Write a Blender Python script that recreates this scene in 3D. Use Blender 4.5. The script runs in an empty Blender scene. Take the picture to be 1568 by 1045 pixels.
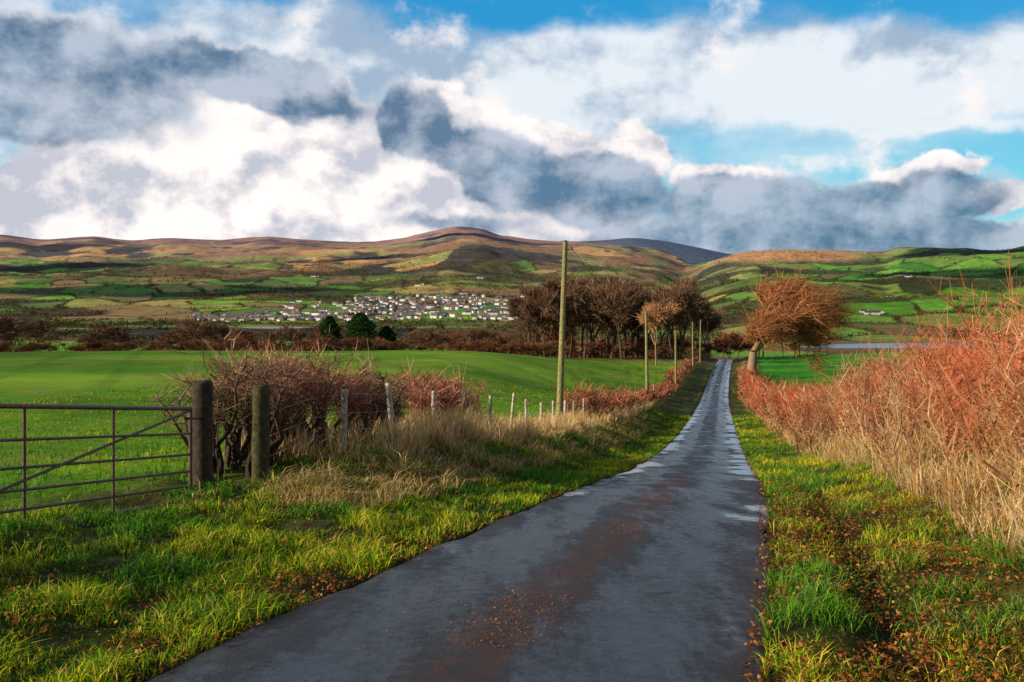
import bpy, math, numpy as np, random, time
from mathutils import Vector
T0 = time.time()
rng = np.random.default_rng(7); random.seed(7)
S = bpy.context.scene
CAMZ = 1.8
# ------------------------------------------------------------------ helpers
def h2(ix, iy, seed=0):
    n = (ix.astype(np.int64)*374761393 + iy.astype(np.int64)*668265263 + seed*1013904223) & 0xffffffff
    n = ((n ^ (n >> 13))*1274126177) & 0xffffffff
    n = n ^ (n >> 16)
    return n/4294967296.0
def vnoise(x, y, seed=0):
    ix = np.floor(x); iy = np.floor(y); fx = x-ix; fy = y-iy
    fx = fx*fx*(3-2*fx); fy = fy*fy*(3-2*fy)
    a = h2(ix, iy, seed); b = h2(ix+1, iy, seed); c = h2(ix, iy+1, seed); d = h2(ix+1, iy+1, seed)
    return (a*(1-fx)+b*fx)*(1-fy)+(c*(1-fx)+d*fx)*fy
def fbm(x, y, oct=4, seed=0):
    x = np.asarray(x, float); y = np.asarray(y, float)
    v = 0; a = .5; t = 0
    for i in range(oct):
        v = v + a*vnoise(x*2**i+i*17.3, y*2**i-i*9.1, seed+i); t += a; a *= .5
    return v/t
def voro(x, y, size, seed=0):
    gx = np.floor(x/size); gy = np.floor(y/size)
    F1 = np.full(x.shape, 1e9); F2 = F1.copy(); ID = np.zeros(x.shape)
    for dx in (-1, 0, 1):
        for dy in (-1, 0, 1):
            cx = gx+dx; cy = gy+dy
            sx = (cx+h2(cx, cy, seed))*size; sy = (cy+h2(cx, cy, seed+1))*size
            d = np.hypot(x-sx, y-sy); idn = h2(cx, cy, seed+2)
            m = d < F1
            F2 = np.where(m, F1, np.minimum(F2, d)); ID = np.where(m, idn, ID); F1 = np.where(m, d, F1)
    return F1, F2, ID
def sm(a, b, x):
    t = np.clip((x-a)/(b-a), 0, 1); return t*t*(3-2*t)
def curve(xs, ys):
    xs = np.array(xs, float); ys = np.array(ys, float)
    d = np.diff(ys)/np.diff(xs); m = np.zeros_like(ys)
    m[1:-1] = np.where(d[:-1]*d[1:] > 0, 2*d[:-1]*d[1:]/(d[:-1]+d[1:]+1e-12), 0); m[0] = d[0]; m[-1] = d[-1]
    def f(x):
        x = np.asarray(x, float); xc = np.clip(x, xs[0], xs[-1])
        i = np.clip(np.searchsorted(xs, xc)-1, 0, len(xs)-2)
        h = xs[i+1]-xs[i]; t = (xc-xs[i])/h
        v = (2*t**3-3*t**2+1)*ys[i]+(t**3-2*t**2+t)*h*m[i]+(-2*t**3+3*t**2)*ys[i+1]+(t**3-t**2)*h*m[i+1]
        return v + np.where(x < xs[0], (x-xs[0])*m[0], 0)
    return f
def mix(a, b, t):
    t = np.asarray(t)[..., None]; return np.asarray(a)*(1-t)+np.asarray(b)*t

def build(name, V, F, mat, col=None, smooth=False, parent=None):
    V = np.asarray(V, np.float32); me = bpy.data.meshes.new(name)
    if not isinstance(F, list): F = [F]
    F = [f for f in F if len(f)]
    me.vertices.add(len(V)); me.vertices.foreach_set('co', V.ravel())
    nl = sum(f.size for f in F); npol = sum(len(f) for f in F)
    me.loops.add(nl); me.polygons.add(npol)
    me.loops.foreach_set('vertex_index', np.concatenate([f.ravel() for f in F]).astype(np.int32))
    tot = np.concatenate([np.full(len(f), f.shape[1]) for f in F]).astype(np.int32)
    st = np.concatenate([[0], np.cumsum(tot)[:-1]]).astype(np.int32)
    me.polygons.foreach_set('loop_start', st)
    if smooth: me.polygons.foreach_set('use_smooth', np.ones(npol, bool))
    me.update(calc_edges=True)
    if col is not None:
        c = np.ones((len(V), 4), np.float32); c[:, :3] = col
        at = me.color_attributes.new('Col', 'FLOAT_COLOR', 'POINT'); at.data.foreach_set('color', c.ravel())
    me.materials.append(mat)
    o = bpy.data.objects.new(name, me); S.collection.objects.link(o)
    if parent: o.parent = parent
    return o
def empty(name):
    o = bpy.data.objects.new(name, None); S.collection.objects.link(o); return o

def frame(P0, P1):
    n = len(P0); d = P1-P0; L = np.linalg.norm(d, axis=1, keepdims=True)+1e-9; d = d/L
    ref = np.where(np.abs(d[:, 2:3]) > .9, np.array([[1., 0, 0]]), np.array([[0, 0, 1.]]))
    a = np.cross(d, ref); a /= np.linalg.norm(a, axis=1, keepdims=True)+1e-9; return a, np.cross(d, a)
def tubes(P0, P1, R0, R1, C, sides=3):
    n = len(P0); a, b = frame(P0, P1)
    V = np.zeros((n, 2*sides, 3))
    for k in range(sides):
        t = 2*math.pi*k/sides; o = a*math.cos(t)+b*math.sin(t)
        V[:, k] = P0+o*R0[:, None]; V[:, sides+k] = P1+o*R1[:, None]
    base = (np.arange(n)*2*sides)[:, None]; F = []
    for k in range(sides):
        k2 = (k+1) % sides; F.append(base+np.array([[k, k2, sides+k2, sides+k]]))
    return V.reshape(-1, 3), np.concatenate(F), np.repeat(C, 2*sides, axis=0)
def ribbons(P0, P1, R0, R1, C):
    n = len(P0); a, b = frame(P0, P1); t = rng.uniform(0, math.pi, n)[:, None]; o = (a*np.cos(t)+b*np.sin(t))*1.35
    V = np.stack([P0-o*R0[:, None], P0+o*R0[:, None], P1+o*R1[:, None], P1-o*R1[:, None]], 1)
    return V.reshape(-1, 3), (np.arange(n)*4)[:, None]+np.array([[0, 1, 2, 3]]), np.repeat(C, 4, axis=0)
class Seg:
    def __init__(s): s.a=[];s.b=[];s.r=[];s.q=[];s.c=[]
    def add(s, a, b, r, q, c):
        n = len(a); s.a.append(a); s.b.append(b); s.r.append(np.broadcast_to(r, (n,))); s.q.append(np.broadcast_to(q, (n,)))
        s.c.append(np.broadcast_to(c, (n, 3)))
    def arr(s): return [np.concatenate(k).astype(float) for k in (s.a, s.b, s.r, s.q, s.c)]
    def make(s, name, mat, sides=3, rib=0):
        A = s.arr(); m = A[2] < rib
        V, F, C = tubes(*[k[~m] for k in A], sides=sides)
        if m.any():
            V2, F2, C2 = ribbons(*[k[m] for k in A]); F2 = F2+len(V); V = np.concatenate([V, V2]); C = np.concatenate([C, C2]); F = [F, F2]
        return build(name, V, F, mat, C)

# ------------------------------------------------------------------ materials
def newmat(name):
    m = bpy.data.materials.new(name); m.use_nodes = True; nt = m.node_tree
    return m, nt, nt.nodes['Principled BSDF'], nt.nodes['Material Output']
def vcmat(name, rough=.85, trans=0., nscale=0, namp=0.4, bump=0, spec=.2):
    m, nt, b, out = newmat(name); N = nt.nodes; L = nt.links
    a = N.new('ShaderNodeAttribute'); a.attribute_name = 'Col'; c = a.outputs['Color']
    b.inputs['Roughness'].default_value = rough; b.inputs['Specular IOR Level'].default_value = spec
    if nscale:
        tc = N.new('ShaderNodeTexCoord'); no = N.new('ShaderNodeTexNoise'); no.inputs['Scale'].default_value = nscale
        no.inputs['Detail'].default_value = 6; L.new(tc.outputs['Object'], no.inputs['Vector'])
        mr = N.new('ShaderNodeMapRange'); mr.inputs[1].default_value = .3; mr.inputs[2].default_value = .7
        mr.inputs[3].default_value = 1-namp; mr.inputs[4].default_value = 1+namp; L.new(no.outputs['Fac'], mr.inputs[0])
        vm = N.new('ShaderNodeVectorMath'); vm.operation = 'SCALE'; L.new(c, vm.inputs[0]); L.new(mr.outputs[0], vm.inputs['Scale']); c = vm.outputs[0]
        if bump:
            bp = N.new('ShaderNodeBump'); bp.inputs['Distance'].default_value = bump; bp.inputs['Strength'].default_value = 1
            L.new(no.outputs['Fac'], bp.inputs['Height']); L.new(bp.outputs[0], b.inputs['Normal'])
    L.new(c, b.inputs['Base Color'])
    return m
def diffmat(name, trans=0.):
    m = bpy.data.materials.new(name); m.use_nodes = True; nt = m.node_tree; N = nt.nodes; L = nt.links
    N.remove(N['Principled BSDF']); out = N['Material Output']
    a = N.new('ShaderNodeAttribute'); a.attribute_name = 'Col'; d = N.new('ShaderNodeBsdfDiffuse'); L.new(a.outputs['Color'], d.inputs['Color'])
    if trans:
        t = N.new('ShaderNodeBsdfTranslucent'); L.new(a.outputs['Color'], t.inputs['Color']); mx = N.new('ShaderNodeMixShader'); mx.inputs[0].default_value = trans
        L.new(d.outputs[0], mx.inputs[1]); L.new(t.outputs[0], mx.inputs[2]); L.new(mx.outputs[0], out.inputs['Surface'])
    else: L.new(d.outputs[0], out.inputs['Surface'])
    return m
M_grass = diffmat('grass_blade', .35)
M_twig = diffmat('twig')
M_leaf = diffmat('leaf', .25)
M_far = diffmat('far_foliage')
M_house = vcmat('house', .8)
M_wood = vcmat('weathered_wood', .9, 0, 14, .5, .01)
M_metal = vcmat('rusty_metal', .55, 0, 30, .5, .002, .5)

# ------------------------------------------------------------------ terrain functions
xc = curve([-10, 0, 4.9, 8.7, 11.1, 15.9, 33.9, 61, 123, 208, 320, 1000], [-3.9, -1.5, -.286, .72, 1.33, 2.5, 6.4, 12.1, 25.2, 44.6, 72, 250])
zc = curve([-10, 0, 4.9, 8.7, 11.1, 15.9, 24, 33.9, 61, 123, 208, 300, 500, 1000, 20000],
           [.9, .2, -.18, -.6, -.89, -1.56, -2.78, -4.15, -7.1, -12.1, -14.8, -24, -45, -72, -72])
zfL = curve([-10, 0, 10, 20, 40, 80, 150, 200, 300, 600, 1000, 20000], [.8, .15, -.85, -2.0, -3.9, -6.0, -8.7, -13.2, -25, -50, -72, -72])
zfR = curve([-10, 0, 10, 20, 40, 60, 100, 200, 260, 400, 700, 1000, 20000], [1.4, .7, -.3, -1.6, -4.3, -6.2, -9.3, -12.4, -17, -35, -60, -72, -72])
bankL = curve([-10, 10, 22, 60, 120, 2000], [.05, .12, .75, .75, .5, .3])
PX = lambda p: (p-784)/1524.
ridge_y = curve([PX(p) for p in (-1200, -400, 0, 70, 140, 200, 260, 330, 400, 470, 560, 620, 660, 700, 730, 770, 840, 900, 1000, 1055, 1100, 1140, 1200, 1260, 1350, 1380, 1450, 1530, 1568, 2000, 2800)],
                [380, 365, 360, 366, 362, 368, 364, 367, 362, 367, 370, 363, 354, 347, 349, 360, 368, 371, 382, 405, 396, 385, 382, 383, 385, 378, 380, 384, 381, 376, 390])
ridge2_y = curve([PX(p) for p in (-1200, 700, 800, 860, 930, 970, 1000, 1060, 1120, 1180, 1300, 2800)],
                 [400, 395, 380, 371, 366, 363.5, 366, 376, 388, 397, 402, 402])
def roadS(x, y): return (x-xc(y))*.977
def H(x, y):
    x = np.asarray(x, float); y = np.asarray(y, float)
    out = np.zeros(x.shape); mn = y < 1200; mf = y > 900
    if mn.any(): out[mn] = Hnear(x[mn], y[mn])
    if mf.any():
        w = sm(900, 1200, y[mf]); out[mf] = out[mf]*(1-w)+Hfar(x[mf], y[mf])*w
    return out
def Hnear(x, y):
    s = roadS(x, y); zr = zc(y); e = np.abs(s)-1.47
    bl = bankL(y)
    nb = (fbm(x*.7, y*.7, 3, 5)-.5)
    left = zr + .03*sm(0, .3, e) + bl*sm(.9, 3.4, e) + nb*.42*sm(.3, 1.5, e)
    wl = np.maximum(9, .22*y); t = sm(4.6, 4.6+wl, e)
    fl = zfL(y) - .00012*(x+20)**2*(np.abs(x) < 600) + (fbm(x/25, y/25, 2, 9)-.5)*.8*sm(20, 60, y) + nb*.06
    left = left*(1-t)+fl*t
    rut = np.exp(-((e-.75)/.22)**2)*.12*(1-sm(10, 25, y))
    right = zr + .05*sm(0, .3, e) - rut + .45*sm(1.2, 3.0, e) + nb*.32*sm(.4, 1.6, e)
    wr = np.maximum(9, .2*y); t = sm(3.5, 3.5+wr, e)
    fr = zfR(y) + (fbm(x/25, y/25, 2, 19)-.5)*.8*sm(20, 60, y)
    right = right*(1-t)+fr*t
    z = np.where(s < 0, left, right)
    return np.where(e < 0, zr-.05, z)
def Hfar(x, y):
    Y = np.maximum(y, 500.); r = x/Y
    k = sm(PX(1000), PX(1110), r)
    Yr = 7500*(1-k)+4800*k; d0 = 1900*(1-sm(.1, .3, r))+1250*sm(.1, .3, r)
    ridge = CAMZ+(430-ridge_y(r))/1524*Yr
    t = np.clip((Y-d0)/(Yr-d0), 0, 1)
    far = -72+(ridge+72)*t**1.2
    amp = sm(.08, .4, t)*(1-sm(.85, 1, t)*.9)
    far = far+amp*((fbm(x/1100, y/800, 4, 31)-.5)*170)+sm(.05, .3, t)*(1-sm(.85, 1, t)*.7)*(fbm(x/230, y/200, 3, 33)-.5)*40
    far = np.where(Y > Yr, ridge-(Y-Yr)*.12, far) + (fbm(x/120, y/300, 3, 35)-.5)*8*sm(.5, 1, t)
    r2 = CAMZ+(430-ridge2_y(r))/1524*10500; g = np.exp(-((Y-10500)/1000)**2)
    return np.maximum(far, r2*g-250*(1-g)+(fbm(x/500, y/500, 3, 37)-.5)*25)

# ------------------------------------------------------------------ ground sheet
w = [4.]
while w[-1] < 12600:
    s_ = .011 if w[-1] < 45 else (.015 if w[-1] < 900 else .0058)
    w.append(w[-1]*(1+s_))
w = np.array(w)
u = np.concatenate([np.linspace(-1.0, -.56, 40)[:-1], np.linspace(-.56, .56, 820), np.linspace(.56, 1.0, 40)[1:]])
U, W = np.meshgrid(u, w); GX = U*W; GY = W-8
gx = GX.ravel(); gy = GY.ravel()
gz = H(gx, gy)
def lc_near(x, y, z):
    s = roadS(x, y); e = np.abs(s)-1.47
    n1 = fbm(x*.35, y*.35, 4, 1); n2 = fbm(x/14, y/9, 4, 2); n3 = fbm(x*2.2, y*2.2, 3, 3)
    fieldL = mix([.10, .26, .010], [.20, .36, .018], sm(.3, .7, n2)); fieldL = mix(fieldL, [.28, .29, .05], .5*sm(.45, .75, n1))
    tr = np.abs(((x*.35+y*.12)/3.2) % 1-.5); fieldL = mix(fieldL, [.08, .18, .012], .35*(1-sm(.04, .12, tr))*sm(20, 60, y))
    fieldR = mix([.03, .19, .012], [.09, .30, .02], sm(.3, .7, n2))
    verge = mix([.04, .075, .012], [.12, .14, .022], sm(.3, .7, n1)); verge = mix(verge, [.05, .03, .015], sm(.45, .65, n3)*.85)
    dry = mix([.30, .18, .06], [.10, .1, .03], n3)
    c = np.where((s < 0)[:, None], mix(verge, fieldL, sm(4.2, 6, e)), mix(verge, fieldR, sm(4.2, 6, e)))
    dl = np.where(s < 0, np.exp(-((e-4)/.9)**2)*sm(14, 17, y), np.exp(-((e-2.4)/.9)**2))
    c = mix(c, dry, dl*.8)
    mud = np.exp(-((e-.05)/.22)**2)+np.where(s > 0, np.exp(-((e-.75)/.25)**2)*(1-sm(14, 30, y)), 0)
    c = mix(c, [.03, .018, .01], np.clip(mud, 0, 1)*.9)
    b = sm(165, 200, y)
    rough = mix([.09, .06, .03], [.17, .13, .05], n2)
    c = mix(c, rough, b*np.where(s > 0, sm(215, 235, y), 1))
    return c
def lc_far(x, y, z):
    F1, F2, ID = voro(x+(fbm(x/200, y/200, 2, 50)-.5)*120, y*.8+(fbm(x/200, y/200, 2, 51)-.5)*120, 150, 60)
    pal = np.array([[.10, .28, .03], [.24, .42, .04], [.34, .33, .08], [.24, .18, .07], [.06, .10, .025], [.17, .30, .05], [.30, .20, .08], [.14, .20, .05], [.05, .055, .025], [.43, .33, .10]])
    f = pal[np.clip((ID*10).astype(int), 0, 9)]
    fr = np.array([[.07, .28, .02], [.13, .37, .03], [.17, .31, .04], [.06, .14, .02], [.10, .26, .02], [.17, .38, .035], [.17, .14, .05], [.05, .16, .015], [.05, .06, .02], [.20, .27, .05]])[np.clip((ID*10).astype(int), 0, 9)]
    r = x/np.maximum(y, 1)
    f = mix(f, fr, sm(.2, .3, r))
    edge = 1-sm(4, 14, F2-F1)
    f = mix(f, [.03, .035, .015], edge*.85)
    wood = sm(.53, .59, fbm(x/330, y/210, 4, 70))
    f = mix(f, [.05, .045, .025], wood*.8)
    hn = (fbm(x/600, y/500, 4, 72)-.5)
    moor = mix([.70, .38, .13], [.34, .18, .085], sm(.35, .65, fbm(x/260, y/330, 4, 74)))
    moor = mix(moor, [.32, .33, .09], sm(.54, .66, fbm(x/400, y/300, 4, 76)))
    moor = mix(moor, [.08, .065, .05], sm(.55, .62, fbm(x/180, y/260, 4, 78)))
    f = mix(f, moor, sm(0, 100, z+hn*300-110*sm(.15, .3, r)))
    heath = mix([.36, .17, .13], [.52, .27, .17], fbm(x/200, y/300, 3, 80)); heath = mix(heath, [.14, .08, .09], sm(.5, .6, fbm(x/300, y/200, 4, 81)))
    f = mix(f, heath, sm(200, 280, z+hn*120)*(y > 4000))
    f = mix(f, mix([.75, .40, .15], [.45, .23, .10], fbm(x/150, y/150, 3, 83)), sm(75, 105, z+hn*60)*sm(.2, .23, r)*(1-sm(.33, .37, r))*(y > 3300)*(y < 5200))
    f = mix(f, [.07, .11, .18], sm(8700, 9300, y))  # farthest range coloured blue, standing in for aerial haze
    scrub = mix([.15, .085, .05], [.24, .15, .065], fbm(x/60, y/60, 3, 82)); scrub = mix(scrub, [.16, .34, .04], sm(.55, .58, fbm(x/260+4, y/90, 3, 84)))
    f = mix(scrub, f, np.where(r > .2, sm(1180, 1260, y), sm(1650, 1900, y)))
    return mix(f, [.26, .30, .38], .18*sm(2200, 7000, y))  # blue-grey haze painted into the albedo, growing with distance
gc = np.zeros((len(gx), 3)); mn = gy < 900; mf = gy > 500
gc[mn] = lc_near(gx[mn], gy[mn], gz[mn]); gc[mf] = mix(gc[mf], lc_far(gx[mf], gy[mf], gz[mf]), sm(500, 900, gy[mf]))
nr, nc = U.shape
idx = np.arange(nr*nc).reshape(nr, nc)
GF = np.stack([idx[:-1, :-1], idx[:-1, 1:], idx[1:, 1:], idx[1:, :-1]], -1).reshape(-1, 4)
def ground_mat():
    m, nt, b, out = newmat('ground_grass'); N = nt.nodes; L = nt.links
    a = N.new('ShaderNodeAttribute'); a.attribute_name = 'Col'
    tc = N.new('ShaderNodeTexCoord')
    n1 = N.new('ShaderNodeTexNoise'); n1.inputs['Scale'].default_value = 9; n1.inputs['Detail'].default_value = 5; n1.inputs['Roughness'].default_value = .7
    n2 = N.new('ShaderNodeTexNoise'); n2.inputs['Scale'].default_value = .03; n2.inputs['Detail'].default_value = 8; n2.inputs['Roughness'].default_value = .75
    for n in (n1, n2): L.new(tc.outputs['Object'], n.inputs['Vector'])
    def mr(n, lo, hi):
        q = N.new('ShaderNodeMapRange'); q.inputs[1].default_value = .3; q.inputs[2].default_value = .7; q.inputs[3].default_value = lo; q.inputs[4].default_value = hi; L.new(n.outputs['Fac'], q.inputs[0]); return q.outputs[0]
    k1 = mr(n1, .5, 1.5); k2 = mr(n2, .5, 1.5)
    mm = N.new('ShaderNodeMath'); mm.operation = 'MULTIPLY'; L.new(k1, mm.inputs[0]); L.new(k2, mm.inputs[1])
    vm = N.new('ShaderNodeVectorMath'); vm.operation = 'SCALE'; L.new(a.outputs['Color'], vm.inputs[0]); L.new(mm.outputs[0], vm.inputs['Scale'])
    L.new(vm.outputs[0], b.inputs['Base Color']); b.inputs['Roughness'].default_value = .95; b.inputs['Specular IOR Level'].default_value = .05
    bp = N.new('ShaderNodeBump'); bp.inputs['Distance'].default_value = .06; bp.inputs['Strength'].default_value = .8
    L.new(n1.outputs['Fac'], bp.inputs['Height']); L.new(bp.outputs[0], b.inputs['Normal'])
    return m
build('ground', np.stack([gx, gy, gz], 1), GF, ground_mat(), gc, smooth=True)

# ------------------------------------------------------------------ road
ys = [-4.]
while ys[-1] < 330: ys.append(ys[-1]+max(.08, .012*(ys[-1]+3)))
ys = np.array(ys); ss = np.linspace(-1, 1, 33)
SS, YY = np.meshgrid(ss, ys)
edge = 1.51+.11*(fbm(YY*.8, np.sign(SS)*7, 3, 90)-.5)*2+.05*(vnoise(YY*5, SS*0+3*np.sign(SS), 91)-.5)
off = SS*edge
RX = xc(YY)+off/.977; RZ = zc(YY)+.018+.035*(1-SS**2)-.018*np.exp(-((np.abs(off)-.75)/.3)**2)-.03*(np.abs(SS) > .99)
cols = np.stack([off/3+.5, np.clip(YY/200, 0, 1), SS*.5+.5], -1).reshape(-1, 3)
nr, nc = SS.shape; idx = np.arange(nr*nc).reshape(nr, nc)
RF = np.stack([idx[:-1, :-1], idx[:-1, 1:], idx[1:, 1:], idx[1:, :-1]], -1).reshape(-1, 4)
def road_mat():
    m, nt, b, out = newmat('wet_asphalt'); N = nt.nodes; L = nt.links
    at = N.new('ShaderNodeAttribute'); at.attribute_name = 'Col'; sp = N.new('ShaderNodeSeparateColor'); L.new(at.outputs['Color'], sp.inputs[0])
    tc = N.new('ShaderNodeTexCoord')
    def noise(sc, det=6, ro=.6, vec=None):
        n = N.new('ShaderNodeTexNoise'); n.inputs['Scale'].default_value = sc; n.inputs['Detail'].default_value = det; n.inputs['Roughness'].default_value = ro
        L.new(vec or tc.outputs['Object'], n.inputs['Vector']); return n.outputs['Fac']
    def M(op, a, b_=None, c=None):
        q = N.new('ShaderNodeMath'); q.operation = op
        for i, v in enumerate((a, b_, c)):
            if v is None: continue
            if isinstance(v, (int, float)): q.inputs[i].default_value = v
            else: L.new(v, q.inputs[i])
        return q.outputs[0]
    def MR(v, a, b_, c, d):
        q = N.new('ShaderNodeMapRange'); q.interpolation_type = 'SMOOTHSTEP'
        for i, k in enumerate((a, b_, c, d)): q.inputs[i+1].default_value = k
        L.new(v, q.inputs[0]); return q.outputs[0]
    mp = N.new('ShaderNodeMapping'); mp.inputs['Rotation'].default_value = (0, 0, .21); mp.inputs['Scale'].default_value = (1, .16, 1); L.new(tc.outputs['Object'], mp.inputs[0])
    streak = noise(2.6, 7, .7, mp.outputs[0]); fine = noise(75, 3, .85); mid = noise(9, 9, .8); big = noise(.45, 4)
    s = M('MULTIPLY', M('SUBTRACT', sp.outputs[0], .5), 3.0)
    cen = M('SUBTRACT', 1.0, MR(M('ABSOLUTE', M('ADD', s, M('MULTIPLY', M('SUBTRACT', streak, .5), .5))), .05, .38, 0, 1))
    edg = MR(M('ABSOLUTE', s), 1.2, 1.5, 0, 1)
    near = M('SUBTRACT', 1.0, MR(sp.outputs[1], .06, .14, 0, 1))
    deb = M('MULTIPLY', M('ADD', M('MULTIPLY', cen, near), M('MULTIPLY', edg, .8)), MR(M('ADD', mid, M('MULTIPLY', fine, .5)), .66, .84, 0, 1))
    deb = M('MINIMUM', deb, 1.0)
    cr = N.new('ShaderNodeMix'); cr.data_type = 'RGBA'; cr.inputs[6].default_value = (.002, .004, .009, 1); cr.inputs[7].default_value = (.050, .070, .105, 1); L.new(MR(M('ADD', M('MULTIPLY', fine, .45), M('ADD', M('MULTIPLY', mid, .35), M('MULTIPLY', streak, .2))), .42, .60, 0, 1), cr.inputs[0])
    c2 = N.new('ShaderNodeMix'); c2.data_type = 'RGBA'; L.new(deb, c2.inputs[0]); L.new(cr.outputs[2], c2.inputs[6]); c2.inputs[7].default_value = (.10, .034, .018, 1)
    L.new(c2.outputs[2], b.inputs['Base Color'])
    wheel = M('SUBTRACT', 1.0, MR(M('ABSOLUTE', M('SUBTRACT', M('ABSOLUTE', s), .72)), .1, .5, 0, 1))
    wet = M('ADD', M('ADD', M('MULTIPLY', streak, .6), M('MULTIPLY', mid, .4)), M('MULTIPLY', wheel, .10))
    rg = MR(wet, .46, .62, .66, .12)
    farm = MR(sp.outputs[1], .06, .13, 0, .17)
    pud = MR(M('ADD', M('ADD', M('ADD', big, M('MULTIPLY', M('ADD', streak, mid), .3)), M('MULTIPLY', MR(M('ABSOLUTE', s), .6, 1.35, 0, 1), .22)), farm), 1.06, 1.18, 0, 1)
    rg = M('ADD', M('MULTIPLY', rg, M('SUBTRACT', 1.0, pud)), .06)
    rg = M('ADD', rg, M('MULTIPLY', deb, .3))
    L.new(rg, b.inputs['Roughness']); b.inputs['Specular IOR Level'].default_value = .6
    bp = N.new('ShaderNodeBump'); bp.inputs['Distance'].default_value = .03
    L.new(M('SUBTRACT', 1.0, M('MULTIPLY', pud, .9)), bp.inputs['Strength'])
    L.new(M('ADD', M('MULTIPLY', fine, .6), M('MULTIPLY', mid, 1.2)), bp.inputs['Height'])
    # standing water lies level even where the road slopes
    nm = N.new('ShaderNodeMix'); nm.data_type = 'VECTOR'; L.new(M('MULTIPLY', M('MAXIMUM', pud, MR(wet, .50, .62, 0, .75)), .85), nm.inputs[0])
    L.new(bp.outputs[0], nm.inputs[4]); nm.inputs[5].default_value = (0, 0, 1); L.new(nm.outputs[1], b.inputs['Normal'])
    return m
build('road', np.stack([RX, YY, RZ], -1).reshape(-1, 3), RF, road_mat(), cols, smooth=True)

# ------------------------------------------------------------------ grass
def blades(name, P, h, wd, lean, C, wind=(.25, .05), mat=None):
    n = len(P); th = rng.uniform(0, 6.283, n); sd = np.stack([np.cos(th), np.sin(th), 0*th], 1)*(wd/2)[:, None]
    la = rng.uniform(0, 6.283, n); ln = lean*rng.uniform(.3, 1.7, n)
    lv = np.stack([np.cos(la)*ln+wind[0], np.sin(la)*ln+wind[1], 0*la], 1)*h[:, None]
    up = np.zeros((n, 3)); up[:, 2] = h
    V = np.stack([P-sd, P+sd, P+up*.55+lv*.35-sd*.75, P+up*.55+lv*.35+sd*.75, P+up*(.95-.3*np.minimum(ln, 1))[:, None]+lv], 1).reshape(-1, 3)
    b = (np.arange(n)*5)[:, None]
    F = np.concatenate([b+np.array([[0, 1, 3]]), b+np.array([[0, 3, 2]]), b+np.array([[2, 3, 4]])])
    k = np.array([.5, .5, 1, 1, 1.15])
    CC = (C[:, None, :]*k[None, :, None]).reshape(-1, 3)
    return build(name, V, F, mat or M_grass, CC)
def spots(n, y0, y1, e0, e1, side, p=1.0, thr=None, nsc=1.5, seed=100):
    y = y0*(y1/y0)**(rng.random(n)**p); e = rng.uniform(e0, e1, n)
    x = xc(y)+side*(1.47+e)/.977
    if thr is not None:
        m = fbm(x*nsc, y*nsc, 3, seed)+rng.normal(0, .06, n) > thr; x = x[m]; y = y[m]; e = e[m]
    return x, y, e
def pal(n, cols, wts):
    cols = np.array(cols); i = rng.choice(len(cols), n, p=np.array(wts)/sum(wts)); return cols[i]*rng.uniform(.75, 1.25, (n, 1))
G1 = [[.08, .21, .012], [.16, .35, .02], [.40, .48, .03], [.52, .38, .11], [.03, .08, .01]]
def grass(name, x, y, hh, wd, cols, wts, lean=.7, wind=(.05, .0), patch=True):
    n = len(x); P = np.stack([x, y, H(x, y)-.01], 1)
    cl = fbm(x*3.0, y*3.0, 3, 111)
    h = hh*rng.uniform(.5, 1.3, n)*(.25+2.0*sm(.3, .75, cl))
    C = pal(n, cols, wts)
    if patch:
        q = fbm(x*.8, y*.8, 3, 115); C = C*mix([.45, .7, .8], [1.5, 1.15, .85], sm(.38, .66, q))*(.45+sm(.3, .6, cl))[:, None]
    return blades(name, P, h, wd*rng.uniform(.7, 1.3, n)*(1+y/14), lean, C, wind)
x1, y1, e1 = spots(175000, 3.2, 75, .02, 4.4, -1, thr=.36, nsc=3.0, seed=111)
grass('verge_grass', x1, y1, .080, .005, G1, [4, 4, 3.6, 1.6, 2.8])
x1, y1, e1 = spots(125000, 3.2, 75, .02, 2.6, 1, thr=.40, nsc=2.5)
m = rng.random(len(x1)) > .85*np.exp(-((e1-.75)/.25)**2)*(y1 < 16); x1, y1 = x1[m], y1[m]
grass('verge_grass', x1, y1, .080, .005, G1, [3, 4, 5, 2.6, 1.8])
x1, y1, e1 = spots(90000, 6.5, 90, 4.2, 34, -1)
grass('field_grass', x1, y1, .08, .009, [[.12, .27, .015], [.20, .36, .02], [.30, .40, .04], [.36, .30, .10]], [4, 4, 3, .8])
D = [[.86, .52, .20], [.92, .68, .32], [.55, .32, .12], [.28, .26, .06], [.92, .76, .44]]
x1, y1, e1 = spots(46000, 15.6, 75, 2.8, 5.4, -1, thr=.44, nsc=.8, seed=130)
grass('dry_grass', x1, y1, .33, .006, D, [4, 3, 2, 1, 2], .35, (.1, 0), False)
x1, y1, e1 = spots(22000, 11.5, 60, 1.5, 3.8, -1, thr=.5, nsc=.9, seed=131)
grass('dry_grass', x1, y1, .18, .006, D, [3, 2, 3, 3, .5], .9, (.2, -.1), False)
x1, y1, e1 = spots(42000, 4.5, 80, 1.8, 3.3, 1, thr=.49, nsc=.8, seed=132)
grass('dry_grass', x1, y1, .36, .006, D, [4, 4, 2.5, .6, 2], .5, (-.12, -.1), False)
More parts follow.
